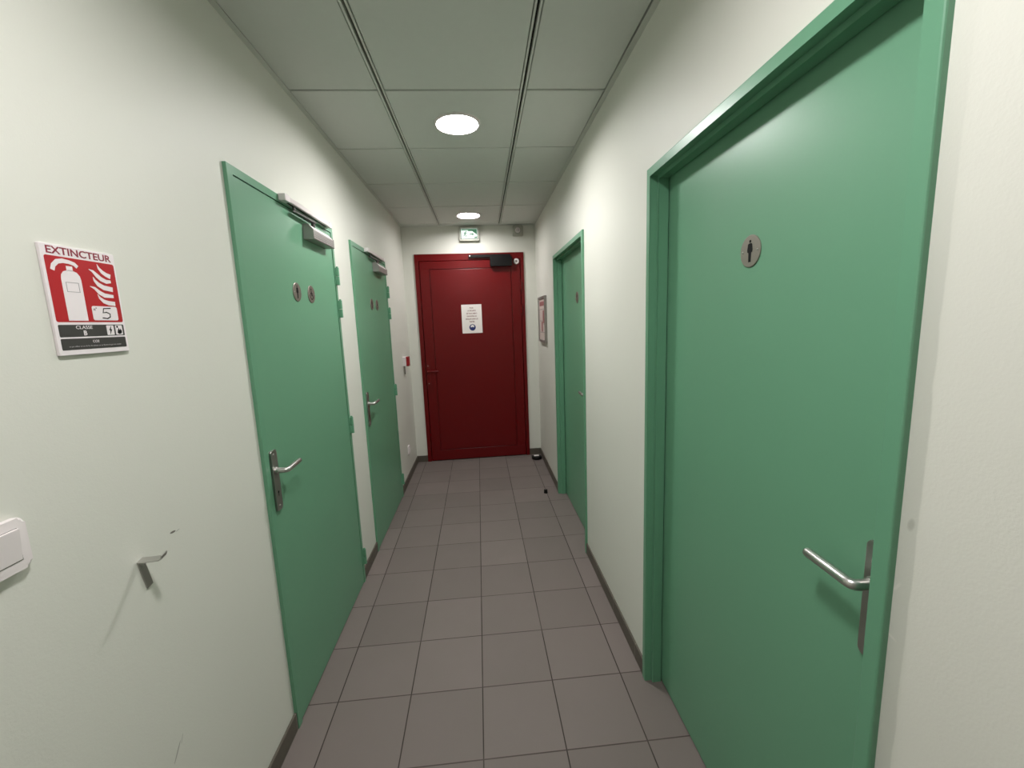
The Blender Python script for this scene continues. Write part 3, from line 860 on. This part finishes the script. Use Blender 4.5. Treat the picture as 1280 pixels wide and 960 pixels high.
# running man
def M2(x, z): return (-0.040 + x, 0.060 + z)
prism(bm, disc_pts(*M2(0.007, 0.028), 0.0055, 18), g0, g1)
ribbon(bm, [M2(0.003, 0.020) + (0.006,), M2(-0.002, 0.008) + (0.0055,), M2(-0.005, -0.002) + (0.005,)], g0, g1)
ribbon(bm, [M2(-0.004, 0.0) + (0.004,), M2(0.008, -0.010) + (0.0035,), M2(0.004, -0.026) + (0.003,)], g0, g1)
ribbon(bm, [M2(-0.006, -0.001) + (0.004,), M2(-0.014, -0.014) + (0.0035,), M2(-0.026, -0.016) + (0.003,)], g0, g1)
ribbon(bm, [M2(0.003, 0.018) + (0.003,), M2(0.014, 0.010) + (0.0026,), M2(0.020, 0.016) + (0.0024,)], g0, g1)
ribbon(bm, [M2(0.000, 0.019) + (0.003,), M2(-0.012, 0.013) + (0.0026,), M2(-0.016, 0.003) + (0.0024,)], g0, g1)
# arrow
prism(bm, [(0.004, 0.056), (0.030, 0.056), (0.030, 0.046), (0.048, 0.061), (0.030, 0.076), (0.030, 0.066), (0.004, 0.066)], g0, g1)
obj('pictogram', bm, 'exit_green', pan)

t = wall_thing('alarm_sounder', 'end', 0.417, 2.345, 'round white alarm sounder on a square base at the ceiling above the red door', 'alarm')
bm = bmesh.new(); prism(bm, rrect(-0.052, 0.056, 0.004, 0.108, 0.012), -0.032, -0.0005, 0.004, 2)
obj('base', bm, 'cream', t)
bm = bmesh.new()
lathe_y(bm, [(0.046, -0.032), (0.049, -0.050), (0.049, -0.060), (0.045, -0.064), (0.040, -0.060), (0.036, -0.048), (0.020, -0.046)], -0.004, 0.056, 40)
hn = obj('horn', bm, 'cream', t, True)
bm = bmesh.new(); lathe_y(bm, [(0.026, -0.046), (0.026, -0.056), (0.020, -0.062), (0.008, -0.064)], -0.004, 0.056, 32)
obj('dome', bm, 'white', hn, True)
bm = bmesh.new()
for i in range(8):
    a = 2 * PI * i / 8
    prism(bm, disc_pts(-0.004 + 0.013 * math.cos(a), 0.056 + 0.013 * math.sin(a), 0.0024, 10), -0.0640, -0.0625)
prism(bm, disc_pts(-0.004, 0.056, 0.004, 14), -0.0648, -0.0635)
obj('grille', bm, 'ink', hn)

# ------------------------------------------------------------------ framed plan on the right wall
t = wall_thing('framed_plan', 'right', 4.055, 1.272, 'grey framed evacuation plan on the wall beside the red door', 'picture frame')
fw, fh = 0.208, 0.432
bm = bmesh.new()
for x0, x1, z0, z1 in ((-fw, fw, 0, 0.022), (-fw, fw, fh - 0.022, fh), (-fw, -fw + 0.022, 0.022, fh - 0.022), (fw - 0.022, fw, 0.022, fh - 0.022)):
    box(bm, x0, x1, -0.024, -0.0005, z0, z1, 0.0015, 1)
obj('frame', bm, 'alu', t)
bm = bmesh.new(); box(bm, -fw + 0.021, fw - 0.021, -0.014, -0.004, 0.021, fh - 0.021)
pl = obj('plan_sheet', bm, 'plan', t)
bm = bmesh.new(); box(bm, -0.15, 0.15, -0.0146, -0.0138, 0.345, 0.385)
obj('title_band', bm, 'plan_red', pl)
bm = bmesh.new()
for x0, x1, z0, z1 in ((-0.15, 0.15, 0.09, 0.096), (-0.15, 0.15, 0.31, 0.316), (-0.15, -0.144, 0.09, 0.316), (0.144, 0.15, 0.09, 0.316), (-0.15, 0.03, 0.20, 0.205), (0.03, 0.035, 0.09, 0.26), (-0.06, -0.055, 0.20, 0.316), (0.035, 0.15, 0.17, 0.175)):
    box(bm, x0, x1, -0.0146, -0.0138, z0, z1)
obj('plan_lines', bm, 'plan_grey', pl)
bm = bmesh.new(); box(bm, -0.05, 0.025, -0.0146, -0.0138, 0.10, 0.195); box(bm, 0.04, 0.14, -0.0146, -0.0138, 0.18, 0.30)
obj('plan_zone', bm, 'plan_red', pl)

# ------------------------------------------------------------------ things on the floor
t = tag(empty('bait_box', (0.527, 4.345, 0), 0.1), 'low round black box with white top label in the corner by the red door', 'box')
bm = bmesh.new(); lathe_z(bm, [(0.046, 0.0), (0.054, 0.006), (0.055, 0.026), (0.050, 0.034), (0.034, 0.037), (0.010, 0.037)], 0, 0, 40)
obj('body', bm, 'black', t, True)
bm = bmesh.new()
lab = rrect(-0.030, 0.024, -0.020, 0.022, 0.004)
va = [bm.verts.new((x, y, 0.0372)) for x, y in lab]; vb = [bm.verts.new((x, y, 0.0382)) for x, y in lab]
bm.faces.new(va[::-1]); bm.faces.new(vb)
for i in range(len(lab)): bm.faces.new((va[i], va[(i + 1) % len(lab)], vb[(i + 1) % len(lab)], vb[i]))
obj('paper_label', bm, 'paper', t)

t = tag(empty('door_stop', (0.486, 3.432, 0)), 'tiny black rubber stop on the floor before the recessed door by the plan', 'door stop')
bm = bmesh.new(); lathe_z(bm, [(0.0165, 0.0), (0.0170, 0.004), (0.0150, 0.018), (0.0155, 0.026), (0.0130, 0.031), (0.006, 0.032)], 0, 0, 28)
obj('rubber_body', bm, 'black', t, True)
bm = bmesh.new(); lathe_z(bm, [(0.0045, 0.0318), (0.0040, 0.0335), (0.002, 0.034)], 0, 0, 14)
obj('screw', bm, 'silver_dark', t, True)

# ------------------------------------------------------------------ round ceiling lights
def ceiling_light(glow):
    """downlight let into the tile: flanged rim, grey ring added to narrow the beam, diffuser at the back of it"""
    t = empty('ceiling_light', (0, 0, 0))
    bm = bmesh.new()
    lathe_z(bm, [(0.1045, 0.0), (0.1135, 0.0), (0.1135, -0.007), (0.110, -0.010), (0.1045, -0.010), (0.1045, 0.0)], 0, 0, 64, False)
    obj('rim', bm, 'white', t, True)
    bm = bmesh.new()
    lathe_z(bm, [(0.1044, -0.0095), (0.1044, 0.0125), (0.1030, 0.0125), (0.1030, -0.0095), (0.1044, -0.0095)], 0, 0, 64, False)
    obj('added_baffle', bm, 'added_baffle', t, True)
    bm = bmesh.new()
    lathe_z(bm, [(0.1025, 0.0125), (0.1025, 0.0120), (0.060, 0.0115), (0.004, 0.0114)], 0, 0, 64)
    obj('diffuser', bm, glow, t, True)
    return t
for k, glow, lab in ((0.5, 'lamp_bright', 'lit round ceiling light between the first green door and the large recessed door'),
                              (3.5, 'lamp_dim', 'lit round ceiling light just before the exit sign'),
                              (-2.5, 'lamp_near', 'lit round ceiling light above the switch and extinguisher sign')):
    o = ceiling_light(glow)
    o.location = (LAMP_X, CROSS_Y0 + MOD * k, ZC)
    tag(o, lab, 'ceiling light', 'round ceiling lights')

# ------------------------------------------------------------------ camera and picture settings
yaw, pitch, roll, F = 0.0665, -0.1488, -0.0384, 523.98
fwv = Vector((math.sin(yaw) * math.cos(pitch), math.cos(yaw) * math.cos(pitch), math.sin(pitch)))
rt = fwv.cross(Vector((0, 0, 1))).normalized(); up = rt.cross(fwv)
c, s = math.cos(roll), math.sin(roll)
r2, u2 = c * rt + s * up, -s * rt + c * up
cd = bpy.data.cameras.new('camera'); cam = bpy.data.objects.new('camera', cd); C.objects.link(cam)
cam.matrix_world = Matrix(((r2.x, u2.x, -fwv.x, 0), (r2.y, u2.y, -fwv.y, 0), (r2.z, u2.z, -fwv.z, 1.4837), (0, 0, 0, 1)))
cd.sensor_fit = 'HORIZONTAL'; cd.sensor_width = 36.0; cd.lens = 36.0 * F / 1280.0
cd.clip_start = 0.02; cd.clip_end = 50
sc = bpy.context.scene
sc.camera = cam
w = bpy.data.worlds.new('dark'); sc.world = w; w.use_nodes = True
w.node_tree.nodes['Background'].inputs[0].default_value = (0, 0, 0, 1)
w.node_tree.nodes['Background'].inputs[1].default_value = 0.0
sc.view_settings.view_transform = 'Standard'
try: sc.view_settings.look = 'None'
except Exception: pass
sc.view_settings.gamma = 1.0
sc.view_settings.use_curve_mapping = False
sc.view_settings.exposure = 0.0
